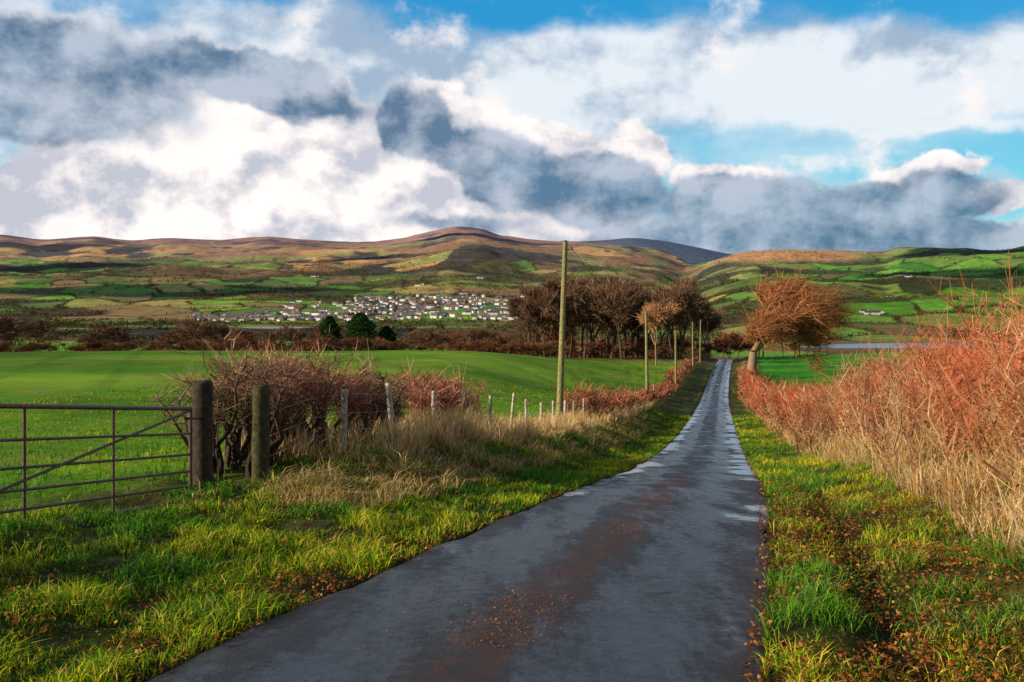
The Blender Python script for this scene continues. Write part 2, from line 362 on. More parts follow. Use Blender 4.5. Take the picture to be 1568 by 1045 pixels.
def leaves(name, P, sz, C, flat=.35):
    n = len(P); a = rng.normal(0, 1, (n, 3)); a[:, 2] *= flat; a /= np.linalg.norm(a, axis=1, keepdims=True)
    b = rng.normal(0, 1, (n, 3)); b[:, 2] *= flat; b -= a*(a*b).sum(1, keepdims=True); b /= np.linalg.norm(b, axis=1, keepdims=True)+1e-9
    sz = sz[:, None]
    V = np.stack([P-a*sz, P-b*sz*.6, P+a*sz, P+b*sz*.6], 1).reshape(-1, 3)
    F = (np.arange(n)*4)[:, None]+np.array([[0, 1, 2, 3]])
    return build(name, V, F, M_leaf, np.repeat(C, 4, axis=0))
L_ = [[.42, .15, .035], [.28, .09, .025], [.55, .28, .07], [.14, .06, .025]]
pp = []
for n, a, b, e0, e1_, sd, zo in ((26000, 3.5, 16, .1, 2.3, 1, .09), (5000, 3.2, 30, -.05, .6, -1, .03), (9000, 3.5, 16, .2, 3, -1, .08), (3500, 3.5, 30, -.08, .3, 1, .03)):
    x1, y1, e1 = spots(n, a, b, e0, e1_, sd, thr=.47, nsc=1.2, seed=140)
    pp.append(np.stack([x1, y1, np.maximum(H(x1, y1), np.where(e1 < .05, zc(y1)+.03, -99))+zo*rng.random(len(x1))+.008], 1))
n = 9000; y1 = 4*(20/4)**rng.random(n); o = rng.normal(0, .24, n)-.02; m = fbm(xc(y1)*1.5+o, y1*.8, 3, 150) > .48; y1 = y1[m]; o = o[m]
Pc = np.stack([xc(y1)+o, y1, zc(y1)+.058+0*y1], 1); pp.append(Pc)
Pm = np.concatenate(pp); szs = rng.uniform(.007, .022, len(Pm)); szs[-len(Pc):] *= .4
leaves('fallen_leaves', Pm, szs, pal(len(Pm), L_, [3, 3, 1.5, 3]))

# ------------------------------------------------------------------ hedges (bare twigs)
def bramble(seg, bx, by, hgt, spread, nst, ntw, ctop, cbot, up=.6, rst=.016, rtw=.0035, tw=.35, bias=(0, 0), lod=True, low=.25, var_=0):
    n = len(bx); B = np.stack([bx, by, H(bx, by)-.05], 1)
    B = np.repeat(B, nst, 0); hh = np.repeat(hgt, nst)*rng.uniform(.65, 1.05, n*nst); N_ = n*nst
    lf = (1+np.abs(B[:, 1])/16) if lod else np.ones(N_)
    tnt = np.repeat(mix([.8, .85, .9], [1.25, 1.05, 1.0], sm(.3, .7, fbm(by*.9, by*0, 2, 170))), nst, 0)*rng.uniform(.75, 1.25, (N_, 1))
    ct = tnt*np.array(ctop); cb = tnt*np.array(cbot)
    if var_:
        g = rng.random(N_) < var_; ct[g] = [.62, .42, .22]; cb[g] = [.55, .38, .2]
    d = np.stack([rng.normal(0, spread, N_)+bias[0], rng.normal(0, spread, N_)+bias[1], np.ones(N_)], 1)
    p = B+rng.normal(0, .06, (N_, 3))*[1, 1, 0]; pts = [p]
    K = 5
    for k in range(K):
        st = d.copy(); st[:, :2] += rng.normal(0, .35, (N_, 2)); q = p+st*(hh/K)[:, None]
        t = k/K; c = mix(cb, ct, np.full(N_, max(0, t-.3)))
        seg.add(p, q, rst*(1-.8*t)*np.minimum(lf, 2.5), rst*(1-.8*(t+1/K))*np.minimum(lf, 2.5), c); p = q; pts.append(q)
    A = np.stack(pts, 1)
    M_ = N_*ntw; si = rng.integers(0, N_, M_); f = low*K+(K-low*K)*rng.random(M_)**.8; f = np.minimum(f, K-1e-3); k = f.astype(int); fr = (f-k)[:, None]
    p = A[si, k]*(1-fr)+A[si, k+1]*fr; l = tw*rng.uniform(.4, 1.3, M_)*(hh[si]/1.5)**.5; lf2 = lf[si]
    dr = rng.normal(0, 1, (M_, 3)); dr[:, 2] = np.abs(dr[:, 2])*.4+up; dr /= np.linalg.norm(dr, axis=1, keepdims=True)
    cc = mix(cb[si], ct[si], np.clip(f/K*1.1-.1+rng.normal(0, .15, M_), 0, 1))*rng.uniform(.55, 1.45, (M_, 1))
    q = p+dr*(l*.5)[:, None]; d2 = dr+rng.normal(0, .35, (M_, 3))+[0, 0, .25]; e = q+d2*(l*.5)[:, None]
    seg.add(p, q, rtw*1.3*lf2, rtw*lf2, cc); seg.add(q, e, rtw*lf2, rtw*.5*lf2, cc)
    for rr in range(2):
        d3 = dr+rng.normal(0, .8, (M_, 3)); e3 = q+d3*(l*.35)[:, None]; seg.add(q, e3, rtw*.8*lf2, rtw*.45*lf2, cc)
    return e
def line(y0, y1, step, e, side, jit):
    y = []; t = y0
    while t < y1: y.append(t); t += step*(1+.012*abs(t))*random.uniform(.7, 1.3)
    y = np.array(y); return xc(y)+side*(1.47+e+rng.normal(0, jit, len(y)))/.977, y
hl = Seg()
bx, by = line(14.5, 21.6, .18, 4.85, -1, .16)
hgt = 1.6-.45*sm(16, 21, by)+.25*vnoise(by*.8, by*0, 3)
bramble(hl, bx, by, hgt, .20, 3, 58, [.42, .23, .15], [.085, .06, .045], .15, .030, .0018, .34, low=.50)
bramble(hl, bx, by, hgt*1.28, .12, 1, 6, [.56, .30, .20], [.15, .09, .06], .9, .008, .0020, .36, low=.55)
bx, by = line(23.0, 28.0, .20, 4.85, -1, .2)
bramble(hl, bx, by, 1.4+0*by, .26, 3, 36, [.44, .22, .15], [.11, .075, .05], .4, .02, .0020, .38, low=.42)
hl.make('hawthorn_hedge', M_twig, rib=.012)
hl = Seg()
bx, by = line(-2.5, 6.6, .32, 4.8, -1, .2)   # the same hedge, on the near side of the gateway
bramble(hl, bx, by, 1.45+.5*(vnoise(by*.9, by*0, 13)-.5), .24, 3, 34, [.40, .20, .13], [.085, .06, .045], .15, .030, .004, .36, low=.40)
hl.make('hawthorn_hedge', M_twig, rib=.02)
hl = Seg()
bx, by = line(46, 185, .3, 4.1, -1, .5)
bramble(hl, bx, by, .7+.9*vnoise(by*.15, by*0, 4), .4, 3, 16, [.42, .17, .09], [.20, .12, .07], .6, .012, .0028, .5)
hl.make('hawthorn_hedge', M_twig, rib=.03)
hr = Seg()
bx, by = line(7.0, 34, .10, 3.1, 1, .42)
hh = 2.12-.12*sm(10, 34, by)+.5*(vnoise(by*.5, by*0, 8)-.5)
bramble(hr, bx, by, hh*.85, .20, 5, 42, [.54, .155, .07], [.40, .21, .10], .6, .008, .0011, .32, low=.06, var_=.24)
bx2 = bx[by > 10.5]; by2 = by[by > 10.5]
bramble(hr, bx2, by2, hh[by > 10.5]*1.0, .09, 2, 6, [.62, .25, .14], [.50, .30, .16], 1.6, .005, .0012, .38, low=.5)
bx, by = line(34, 150, .2, 2.6, 1, .42)
bramble(hr, bx, by, 1.7-.3*sm(34, 120, by)+.4*vnoise(by*.2, by*0, 9), .3, 4, 18, [.54, .16, .08], [.40, .21, .10], .8, .012, .0020, .45, low=.1, var_=.12)
hr.make('beech_hedge', M_twig, rib=.03)
n = 26000; y1 = 6*(60/6)**rng.random(n); e1 = rng.normal(2.9, .5, n); x1 = xc(y1)+(1.47+e1)/.977; z1 = H(x1, y1)+rng.uniform(.1, 1.8, n)
m = fbm(y1*.8, z1*1.5, 3, 160) > .48; P = np.stack([x1, y1, z1], 1)[m]
leaves('hedge_leaves', P, rng.uniform(.008, .020, len(P))*(1+P[:, 1]/40), pal(len(P), [[.60, .22, .05], [.72, .36, .10], [.28, .28, .05], [.2, .09, .04]], [4, 2, 1.5, 2]), 1)

# ------------------------------------------------------------------ trees
def gen_tree(seed, Ht, levels=5, kids=3, L0=.3, ratio=.72, ang=.55, trop=.06, bias=(0, 0), r0=.028, fine=3, fl=.08, fr=.0016, side=.35, cb=(.05, .035, .022), ct=(.11, .06, .03), lean=(0, 0)):
    R = random.Random(seed); a = []; b = []; r = []; q = []; lv = []; ends = []
    st = [(Vector((0, 0, 0)), Vector((lean[0], lean[1], 1)).normalized(), L0, r0, 0)]
    while st:
        p, d, L, rad, l = st.pop(); n = 3
        for i in range(n):
            wob = .10+.05*l
            d = (d+Vector((R.gauss(0, wob)+bias[0]*l, R.gauss(0, wob)+bias[1]*l, R.gauss(0, wob)+trop))).normalized()
            p2 = p+d*L/n; ra = rad*(1-.3*i/n); rb = rad*(1-.3*(i+1)/n)
            a.append(p[:]); b.append(p2[:]); r.append(ra); q.append(rb); lv.append(l); p = p2
            if l >= levels-1: ends.append((p2[:], d[:]))
            if l < levels and l > 0 and R.random() < side:
                ax = Vector((R.gauss(0, 1), R.gauss(0, 1), R.gauss(0, 1))).normalized(); dd = (d+ax*ang*1.3).normalized()
                st.append((p, dd, L*ratio*R.uniform(.6, 1), rb*.55, l+1))
        if l < levels:
            for k in range(kids):
                ax = d.cross(Vector((R.gauss(0, 1), R.gauss(0, 1), R.gauss(0, 1)))).normalized(); dd = (d+ax*ang*R.uniform(.7, 1.4)).normalized()
                st.append((p, dd, L*ratio*R.uniform(.8, 1.15), rad*.7*.82, l+1))
    a = np.array(a); b = np.array(b); r = np.array(r); q = np.array(q); lv = np.array(lv, float)
    k = 1/max(b[:, 2].max(), .01)
    a *= k; b *= k
    c = mix(np.broadcast_to(cb, a.shape), np.broadcast_to(ct, a.shape), np.clip(lv/levels, 0, 1))
    E = np.array([e[0] for e in ends])*k; Dn = np.array([e[1] for e in ends])
    E = np.repeat(E, fine, 0); Dn = np.repeat(Dn, fine, 0); g = np.random.default_rng(seed)
    dd = Dn+g.normal(0, .6, Dn.shape)+[bias[0]*3, 0, .25]; E2 = E+dd*fl*g.uniform(.4, 1.2, (len(E), 1))
    cf = np.broadcast_to(ct, E.shape)*g.uniform(.5, 1.5, (len(E), 1))
    A = np.concatenate([a, E]); B = np.concatenate([b, E2]); R0 = np.concatenate([r, np.full(len(E), fr)]); R1 = np.concatenate([q, np.full(len(E), fr*.6)]); C = np.concatenate([c, cf])
    R0 = np.maximum(R0, fr); R1 = np.maximum(R1, fr*.6)
    return A*Ht, B*Ht, R0*Ht, R1*Ht, C
hero = gen_tree(14, 15.8, levels=6, kids=3, L0=.22, ratio=.79, ang=.74, trop=.03, bias=(.05, 0), r0=.044, fine=3, fl=.06, fr=.0008, side=.3, cb=(.36, .24, .14), ct=(.46, .19, .08), lean=(.16, 0))
hs_ = Seg(); hs_.add(*hero); hx = 33.2; hy = 140.
o = hs_.make('windswept_tree', M_twig, 5, rib=.05); o.location = (hx, hy, float(H(np.array([hx]), np.array([hy]))[0])-.2); o.scale = (1.18, 1.0, 1)
var = [gen_tree(20+i, 1., levels=5, kids=3, L0=.40, ratio=.70, ang=.5, trop=.09, r0=.02, fine=2, fl=.06, fr=.0022, side=.2, cb=(.15, .11, .075), ct=(.25, .145, .085)) for i in range(4)]
varb = [gen_tree(40+i, 1., levels=4, kids=3, L0=.14, ratio=.78, ang=.7, trop=.06, r0=.022, fine=3, fl=.10, fr=.005, side=.3, cb=(.10, .065, .04), ct=(.22, .125, .07)) for i in range(3)]
def forest(name, pos, hts, V_, tint=None, wide=1.0):
    sg = Seg()
    for i, ((x, y), h) in enumerate(zip(pos, hts)):
        A, B, r, q, c = V_[i % len(V_)]; th = random.uniform(0, 6.28); cs, sn = math.cos(th), math.sin(th)
        Rm = np.array([[cs, sn, 0], [-sn, cs, 0], [0, 0, 1]])@np.diag([wide, wide, 1]); z = float(H(np.array([x]), np.array([y]))[0])-.1
        k = random.uniform(.7, 1.2); cc = c*k*(np.array(tint) if tint is not None else 1)
        sg.add(A@Rm*h+[x, y, z], B@Rm*h+[x, y, z], r*h, q*h, cc)
    return sg.make(name, M_twig, rib=.08)
pos = []; hts = []
for i in range(46):
    y = random.uniform(192, 262); x = 3+random.random()*(xc(np.array([y]))[0]-8)
    pos.append((x, y)); hts.append(random.uniform(11.5, 17)*(.86+.14*min(1, x/12)))
forest('woodland_trees', pos, hts, var)
pos = [(random.uniform(2, 46), random.uniform(195, 215)) for i in range(40)]
pos = [p for p in pos if p[0] < xc(np.array([p[1]]))[0]-3]; forest('woodland_undergrowth', pos, [random.uniform(1.5, 3.5) for p in pos], varb, wide=1.3)
pos = [(random.uniform(55, 68), random.uniform(205, 250)) for i in range(9)]
forest('roadside_trees', pos, [random.uniform(6, 9) for p in pos], var, (1.0, .8, .7))
forest('bare_tree', [(25.5, 176)], [11], [var[2]], (2.0, 1.7, 1.4))
pos = [(-108+i*1.5+random.uniform(-1, 1), random.uniform(170, 180)) for i in range(76)]
hts = [.9+1.7*float(vnoise(np.array([p[0]*.12]), np.array([1.]), 5)[0])+random.uniform(-.3, .4) for p in pos]
forest('field_edge_hedge', pos, hts, varb, (1.2, .95, .85), wide=1.6)
pos = [(x+random.uniform(-2, 2), random.uniform(182, 225)) for x in (-118, -113, -108, -104, -99, -94, -71, -68, -65, -63, -60, -58, -46, -40, -19, -14, -9, -4, 0, -16, -6, -2)]
forest('field_edge_trees', pos, [random.uniform(7.5, 9.5) if p[0] < -92 else (random.uniform(5.5, 8) if p[0] < -55 else random.uniform(4.2, 6.5)) for p in pos], var+varb, wide=1.35)
pos = [(random.uniform(-200, 60), random.uniform(240, 400)) for i in range(120)]
forest('valley_scrub_trees', pos, [random.uniform(4, 9) for p in pos], varb, (1.3, .9, .8), wide=1.3)
def evergreen(x, y, h, wd):
    n = 5000; t = rng.random(n)**.8; rad = wd*np.sin(np.clip((1-t)*1.9+.15, 0, math.pi))*(.75+.5*vnoise(t*9, t*0, 4)); th = rng.uniform(0, 6.283, n)
    rr = rad*rng.uniform(.55, 1, n)*(.75+.5*vnoise(th*2, t*6, 6)); P = np.stack([np.cos(th)*rr, np.sin(th)*rr, .3+t*h*.97], 1)
    C = pal(n, [[.03, .085, .02], [.055, .13, .03], [.015, .04, .01]], [2, 1, 2])
    p = empty('evergreen_tree'); p.location = (x, y, float(H(np.array([x]), np.array([y]))[0])-.1)
    f = leaves('foliage', P, rng.uniform(.1, .28, n), C, 1); f.parent = p
    sg = Seg(); sg.add(np.array([[0, 0, 0.]]), np.array([[.1, 0, h*.8]]), .22, .05, (.05, .03, .02))
    for k in range(14):
        z = h*(.1+.05*k); a_ = k*2.4; sg.add(np.array([[0, 0, z]]), np.array([[math.cos(a_)*wd*.6, math.sin(a_)*wd*.6, z+.5]]), .06, .02, (.05, .03, .02))
    t_ = sg.make('trunk', M_twig, 6); t_.parent = p
evergreen(-28, 184, 7.4, 3.4); evergreen(-34.5, 188, 7.0, 2.4); evergreen(-23.5, 187, 5.0, 2.0)

n = 330000; yy = 900*(6500/900)**rng.random(n); xx = yy*rng.uniform(-.6, .6, n); zz = H(xx, yy)
F1, F2, ID = voro(xx+(fbm(xx/200, yy/200, 2, 50)-.5)*120, yy*.8+(fbm(xx/200, yy/200, 2, 51)-.5)*120, 150, 60)
r_ = xx/yy
wood = fbm(xx/330, yy/210, 4, 70)
keep = ((F2-F1 < 8) & (rng.random(n) < .6) & (zz < 150)) | ((wood > .555) & (rng.random(n) < .30) & (zz < 130))
keep |= (yy < 1900) & (r_ < .2) & (fbm(xx/90, yy/90, 3, 77) > .47) & (rng.random(n) < .2)
keep |= (yy < 2900) & (yy > 1850) & (r_ > -.33) & (r_ < .04) & (rng.random(n) < .03)
keep &= (h2(np.floor(ID*1e6), ID*0, 5) > .2) | (wood > .555) | (yy < 1900)
keep &= ~((yy < 1230) & (r_ > .2)) & ~((xx > -440) & (xx < -310) & (np.abs(yy-1560) < 90))
xx, yy, zz = xx[keep], yy[keep], zz[keep]; n = len(xx)
K = 7; sz = rng.uniform(2.5, 5.5, n)*(1+.25*(yy > 2500))
cc = pal(n, [[.06, .055, .025], [.10, .065, .035], [.04, .065, .02], [.14, .08, .035]], [3, 3, 3, 1.5])
ctr = np.stack([xx, yy, zz+sz*.5], 1); off_ = rng.normal(0, .32, (n, K, 3))*sz[:, None, None]*[1.1, 1.1, .75]
ctr = ctr[:, None, :]+off_; tri = ctr[:, :, None, :]+rng.normal(0, .2, (n, K, 3, 3))*sz[:, None, None, None]
build('distant_trees', tri.reshape(-1, 3), np.arange(n*K*3).reshape(-1, 3), M_far, np.repeat(cc*1.0, K*3, 0))

# ------------------------------------------------------------------ houses
def house_geo(x, y, l, d, h, th, wall, roof):
    z = float(H(np.array([x]), np.array([y]))[0])-.8; cs, sn = math.cos(th), math.sin(th); rh = d*.40
    def T(px, py, pz): return (x+px*cs-py*sn, y+px*sn+py*cs, z+pz)
    V = []; F4 = []; C = []
    def quad(a, b, c, e, col):
        k = len(V); V.extend([a, b, c, e]); F4.append((k, k+1, k+2, k+3)); C.extend([col]*4)
    L2, D2 = l/2, d/2
    quad(T(-L2, -D2, 0), T(L2, -D2, 0), T(L2, -D2, h), T(-L2, -D2, h), wall); quad(T(L2, D2, 0), T(-L2, D2, 0), T(-L2, D2, h), T(L2, D2, h), wall)
    for s_ in (-1, 1):
        quad(T(s_*L2, -D2, 0), T(s_*L2, D2, 0), T(s_*L2, D2, h), T(s_*L2, -D2, h), wall); quad(T(s_*L2, -D2, h), T(s_*L2, D2, h), T(s_*L2, 0, h+rh), T(s_*L2, 0, h+rh), wall)
    o = .4
    quad(T(-L2-o, -D2-o, h-.2), T(L2+o, -D2-o, h-.2), T(L2+o, 0, h+rh+.1), T(-L2-o, 0, h+rh+.1), roof); quad(T(L2+o, D2+o, h-.2), T(-L2-o, D2+o, h-.2), T(-L2-o, 0, h+rh+.1), T(L2+o, 0, h+rh+.1), roof)
    nw = max(2, int(l/3.5))
    for fl in range(2 if h > 4.5 else 1):
        for k in range(nw):
            cx = -L2+(k+.5)*l/nw; zb = 1.7+fl*2.7
            quad(T(cx-.45, -D2-.04, zb), T(cx+.45, -D2-.04, zb), T(cx+.45, -D2-.04, zb+1.1), T(cx-.45, -D2-.04, zb+1.1), (.10, .11, .12))
    for s_ in (-.7, .7):
        c_ = s_*L2
        for (a0, a1, b0, b1) in ((-.5, .5, -.4, -.4), (.5, .5, -.4, .4), (.5, -.5, .4, .4), (-.5, -.5, .4, -.4)):
            quad(T(c_+a0, b0, h+rh-.6), T(c_+a1, b1, h+rh-.6), T(c_+a1, b1, h+rh+1.1), T(c_+a0, b0, h+rh+1.1), (.25, .15, .1))
    return V, F4, C
def houses(name, lst):
    V = []; F = []; C = []
    for a in lst:
        v, f, c = house_geo(*a); k = len(V); V += v; F += [tuple(i+k for i in q) for q in f]; C += c
    return build(name, np.array(V), np.array(F), M_house, np.array(C))
lst = []
def rc(): return random.choice([(.88, .87, .84), (.85, .82, .76), (.88, .88, .88), (.65, .54, .45), (.84, .82, .78)]), random.choice([(.10, .09, .09), (.16, .12, .10), (.08, .08, .09), (.22, .13, .10)])
for (p0, p1, d0_, d1_, n_) in ((545, 810, 2060, 2560, 200), (295, 400, 1820, 2020, 52), (395, 600, 1840, 2120, 80), (600, 810, 1880, 2100, 60), (430, 580, 2150, 2420, 22)):
    for i in range(n_):
        d = d0_+(d1_-d0_)*((i*0.618) % 1); d = round(d/45)*45+random.uniform(-5, 5); x = PX(random.uniform(p0, p1))*d
        wl, rf = rc(); lst.append((x, d, random.choice([9, 11, 14, 20]), 8, random.choice([3.6, 5.8, 5.8]), random.gauss(-.45, .35), wl, rf))
houses('town', lst)
for (p, y, l, w_) in ((1430, 2350, 22, .8), (1362, 2150, 13, .8), (1335, 1650, 24, .8), (1322, 1680, 12, .6), (1458, 2380, 14, .7), (710, 4200, 24, .8), (1105, 3300, 20, .7), (735, 3300, 22, .8), (480, 3400, 20, .7), (1390, 2900, 16, .8), (1550, 2300, 16, .7), (640, 3000, 18, .8)):
    houses('farmhouse', [(PX(p)*y, y, l, 8, 4.8, -.2, (w_, w_*.98, w_*.93), (.08, .07, .07)), (PX(p)*y+l*.9, y+12, l*.7, 9, 3.6, 1.2, (.5, .45, .4), (.12, .08, .06))])

# ------------------------------------------------------------------ river
def river():
    m, nt, b, out = newmat('river_water'); b.inputs['Base Color'].default_value = (.05, .08, .12, 1); b.inputs['Roughness'].default_value = .12; b.inputs['Specular IOR Level'].default_value = .8
    V = []
    for i in range(41):
        t = i/40; x = 320+t*500; yc = 1110+20*math.sin(t*5); wv = 22+32*math.sin(min(1, t*2.2)*math.pi/2)
        V += [(x, yc-wv, -71.6), (x, yc+wv, -71.6)]
    V = np.array(V)
    F = np.array([(2*i, 2*i+2, 2*i+3, 2*i+1) for i in range(40)]); build('river', V, F, m)
    V = []
    for i in range(21):
        t = i/20; x = -430+t*110; V += [(x, 1560-30*math.sin(t*3.1), -71.6), (x, 1560+50*math.sin(t*3.1), -71.6)]
    build('river', np.array(V), np.array([(2*i, 2*i+2, 2*i+3, 2*i+1) for i in range(20)]), m)
river()

# ------------------------------------------------------------------ gate, posts, fence, poles
def Hs(x, y): return float(H(np.array([x]), np.array([y]))[0])
def post(name, x, y, h, r, col, top_bevel=.02, tilt=(0, 0), sides=8, parent=None):
    z = Hs(x, y)-.3; V = []; n = 9
    zs = [0]+list(np.linspace(.3, h+.3-top_bevel, n))+[h+.3]
    ph = random.random()*6
    for i, zz_ in enumerate(zs):
        rr = r*(1-.06*i/n)*(1+.05*math.sin(i*1.7+ph)) if i < len(zs)-1 else r*.8
        for k in range(sides):
            a = 2*math.pi*k/sides+math.pi/8; q = 1+.06*math.sin(k*2.1+ph)
            V.append((x+math.cos(a)*rr*q+tilt[0]*zz_, y+math.sin(a)*rr*q+tilt[1]*zz_, z+zz_))
    F = []
    for i in range(len(zs)-1):
        for k in range(sides): F.append((i*sides+k, i*sides+(k+1) % sides, (i+1)*sides+(k+1) % sides, (i+1)*sides+k))
    top = np.array([[(len(zs)-1)*sides+k for k in range(sides)]])
    return build(name, np.array(V), [np.array(F), top], M_wood, np.broadcast_to(col, (len(V), 3)), parent=parent)
post('gate_post', -3.98, 12.8, 1.38, .14, (.06, .043, .03), .04, (.0, 0), 10)
post('gate_post', -3.60, 14.2, 1.40, .13, (.08, .072, .03), .04, (.01, 0), 10)
for yv in list(np.arange(17, 44, 2.6))+list(np.arange(46, 95, 3.2)):
    xv = xc(np.array([yv]))[0]-(1.47+4.05)/.977
    post('fence_post', xv, yv, random.uniform(1.05, 1.2), random.uniform(.045, .065), random.choice([(.55, .48, .34), (.42, .34, .22), (.5, .45, .34)]), .01, (random.gauss(0, .03), random.gauss(0, .03)), 7)
wire = Seg(); yv = np.arange(14.5, 92, 1.5); xv = xc(yv)-(1.47+4.1)/.977; zv = H(xv, yv)
for hh_ in (.35, .65, .98):
    Pw = np.stack([xv, yv, zv+hh_], 1); wire.add(Pw[:-1], Pw[1:], .005, .005, (.3, .28, .26))
wire.make('fence_wire', M_metal)
gate = empty('field_gate')
A = Vector((-4.02, 12.45, 0)); Bv = Vector((-4.82, 7.75, 0))
zA, zB = -.97, -.33
def gp(t, h): p = A.lerp(Bv, t); return np.array([[p.x, p.y, zA+(zB-zA)*t+h]])
RU = (.13, .07, .05)
def bar(n, p, q, r, c=RU):
    sg = Seg(); sg.add(p, q, r, r, c); o = sg.make(n, M_metal, 8); o.parent = gate
hs = (.03, .21, .39, .60, .86, 1.17)
for i, h_ in enumerate(hs): bar('rail_%d' % (i+1), gp(0, h_), gp(1, h_), .024 if i in (0, 5) else .015)
for i, t in enumerate((0.0, .36, .67, 1.0)): bar('upright_%d' % (i+1), gp(t, .01), gp(t, 1.19), .025 if t in (0, 1) else .017)
bar('brace', gp(.0, 1.15), gp(.95, .2), .017)
bar('hinge_top', gp(-.07, 1.05), gp(.02, 1.05), .018); bar('hinge_bottom', gp(-.07, .2), gp(.02, .2), .018)

def pole(x, y, h, r=.13, tilt=0.):
    p = empty('utility_pole'); z = Hs(x, y)-.3; sg = Seg(); n = 10
    pts = np.array([[x+tilt*h*i/n, y, z+(h+.3)*i/n] for i in range(n+1)]); rad = np.array([r*(1-.35*i/n) for i in range(n+1)])
    cols_ = np.array([(.30+.03*math.sin(i*2), .27, .11) for i in range(n)])
    sg.add(pts[:-1], pts[1:], rad[:-1], rad[1:], cols_); o = sg.make('shaft', M_wood, 10); o.parent = p
    s2 = Seg(); t = pts[-1]
    s2.add(np.array([t]), np.array([t+[0, 0, .06]]), r*.72, r*.3, (.1, .1, .1))
    s2.add(np.array([t+[.05, -.02, -.35]]), np.array([t+[.28, -.02, -.35]]), .02, .02, (.1, .1, .1)); s2.add(np.array([t+[.26, -.02, -.38]]), np.array([t+[.26, -.02, -.22]]), .05, .04, (.12, .08, .06))
    o = s2.make('insulator_bracket', M_metal, 8); o.parent = p
    return t+np.array([.26, -.02, -.25])
tops = [pole(2.05, 43.5, 8.0, .16, .035)]
for yv, dx, h_ in ((80, 5.2, 7.6), (124, 5.0, 7.2), (165, 4.6, 8.), (188, 4.4, 8), (215, 4, 8)):
    tops.append(pole(xc(np.array([yv]))[0]-dx, yv, h_, .15, random.gauss(0, .01)))
cb = Seg()
for a, b in zip(tops[:-1], tops[1:]):
    t = np.linspace(0, 1, 15)[:, None]; P = a*(1-t)+b*t; P[:, 2] -= (4*.9*t*(1-t))[:, 0]; cb.add(P[:-1], P[1:], .012, .012, (.03, .03, .03))
cb.make('overhead_cable', M_metal, 4)

# ------------------------------------------------------------------ sun + sky
EL = math.radians(20); AZT = math.radians(20); travel = Vector((math.cos(AZT)*math.cos(EL), math.sin(AZT)*math.cos(EL), -math.sin(EL)))
sl = bpy.data.lights.new('sun', 'SUN'); sl.energy = 5.0; sl.angle = math.radians(.5); sl.color = (1, .87, .67)
so = bpy.data.objects.new('sun', sl); S.collection.objects.link(so); so.rotation_euler = travel.to_track_quat('-Z', 'Y').to_euler()
# clouds added out of frame, up-sun, to cast shade on fields and hills
def shade_cloud(tx, ty, rx, ry, seed, alt=1600):
    k = alt/math.tan(EL); cx = tx-math.cos(AZT)*k; cy = ty-math.sin(AZT)*k
    nu, nv = 48, 24; th, ph = np.meshgrid(np.linspace(0, 2*math.pi, nu, endpoint=False), np.linspace(.02, math.pi-.02, nv))
    x = np.sin(ph)*np.cos(th); y = np.sin(ph)*np.sin(th); z = np.cos(ph)
    rr = .62+.75*fbm(x*1.6+seed, y*1.6+z*1.3, 4, seed)
    V = np.stack([cx+x*rx*rr, cy+y*ry*rr, alt+np.where(z > 0, z, z*.35)*min(rx, ry)*.35*rr], -1).reshape(-1, 3)
    i, j = np.meshgrid(np.arange(nv-1), np.arange(nu), indexing='ij'); j2 = (j+1) % nu
    F = np.stack([i*nu+j, (i+1)*nu+j, (i+1)*nu+j2, i*nu+j2], -1).reshape(-1, 4)
    build('shade_cloud', V, F, M_shade_cloud, np.full((len(V), 3), .85), smooth=True)
M_shade_cloud = diffmat('shade_cloud_white', .4)
for i, a in enumerate(((-1900, 4300, 560, 340), (-500, 4900, 380, 220), (-1150, 2750, 420, 220), (250, 6100, 380, 220), (-2500, 6500, 600, 300),
                       (2350, 4300, 420, 260), (1500, 3350, 300, 170), (-550, 1350, 300, 150), (-300, 110, 240, 75), (1750, 2150, 260, 110))):
    shade_cloud(*a, seed=200+i)
wd = bpy.data.worlds.new('World'); S.world = wd; wd.use_nodes = True; nt = wd.node_tree; N = nt.nodes; L = nt.links
bg = N['Background']; outw = N['World Output']
sky = N.new('ShaderNodeTexSky'); sky.sky_type = 'NISHITA'; sky.sun_disc = False; sky.sun_elevation = EL; sky.sun_rotation = math.atan2(-travel.x, -travel.y)
def M(op, a, b_=None, c=None):
    q = N.new('ShaderNodeMath'); q.operation = op
    for i, v in enumerate((a, b_, c)):
        if v is None: continue
        if isinstance(v, (int, float)): q.inputs[i].default_value = v
        else: L.new(v, q.inputs[i])
    return q.outputs[0]
def MR(v, a, b_, c=0, d=1, lin=False):
    q = N.new('ShaderNodeMapRange'); q.interpolation_type = 'LINEAR' if lin else 'SMOOTHSTEP'
    for i, k in enumerate((a, b_, c, d)): q.inputs[i+1].default_value = k
    L.new(v, q.inputs[0]); return q.outputs[0]
def MC(f, a, b_):
    q = N.new('ShaderNodeMix'); q.data_type = 'RGBA'
    if isinstance(f, float): q.inputs[0].default_value = f
    else: L.new(f, q.inputs[0])
    for i, v in ((6, a), (7, b_)):
        if isinstance(v, tuple): q.inputs[i].default_value = (*v, 1)
        else: L.new(v, q.inputs[i])
    return q.outputs[2]
tc = N.new('ShaderNodeTexCoord'); sp = N.new('ShaderNodeSeparateXYZ'); L.new(tc.outputs['Generated'], sp.inputs[0])
az = M('ARCTAN2', sp.outputs[0], sp.outputs[1]); el = M('ARCSINE', sp.outputs[2])
cv = N.new('ShaderNodeCombineXYZ'); L.new(az, cv.inputs[0]); L.new(el, cv.inputs[1]); P = cv.outputs[0]
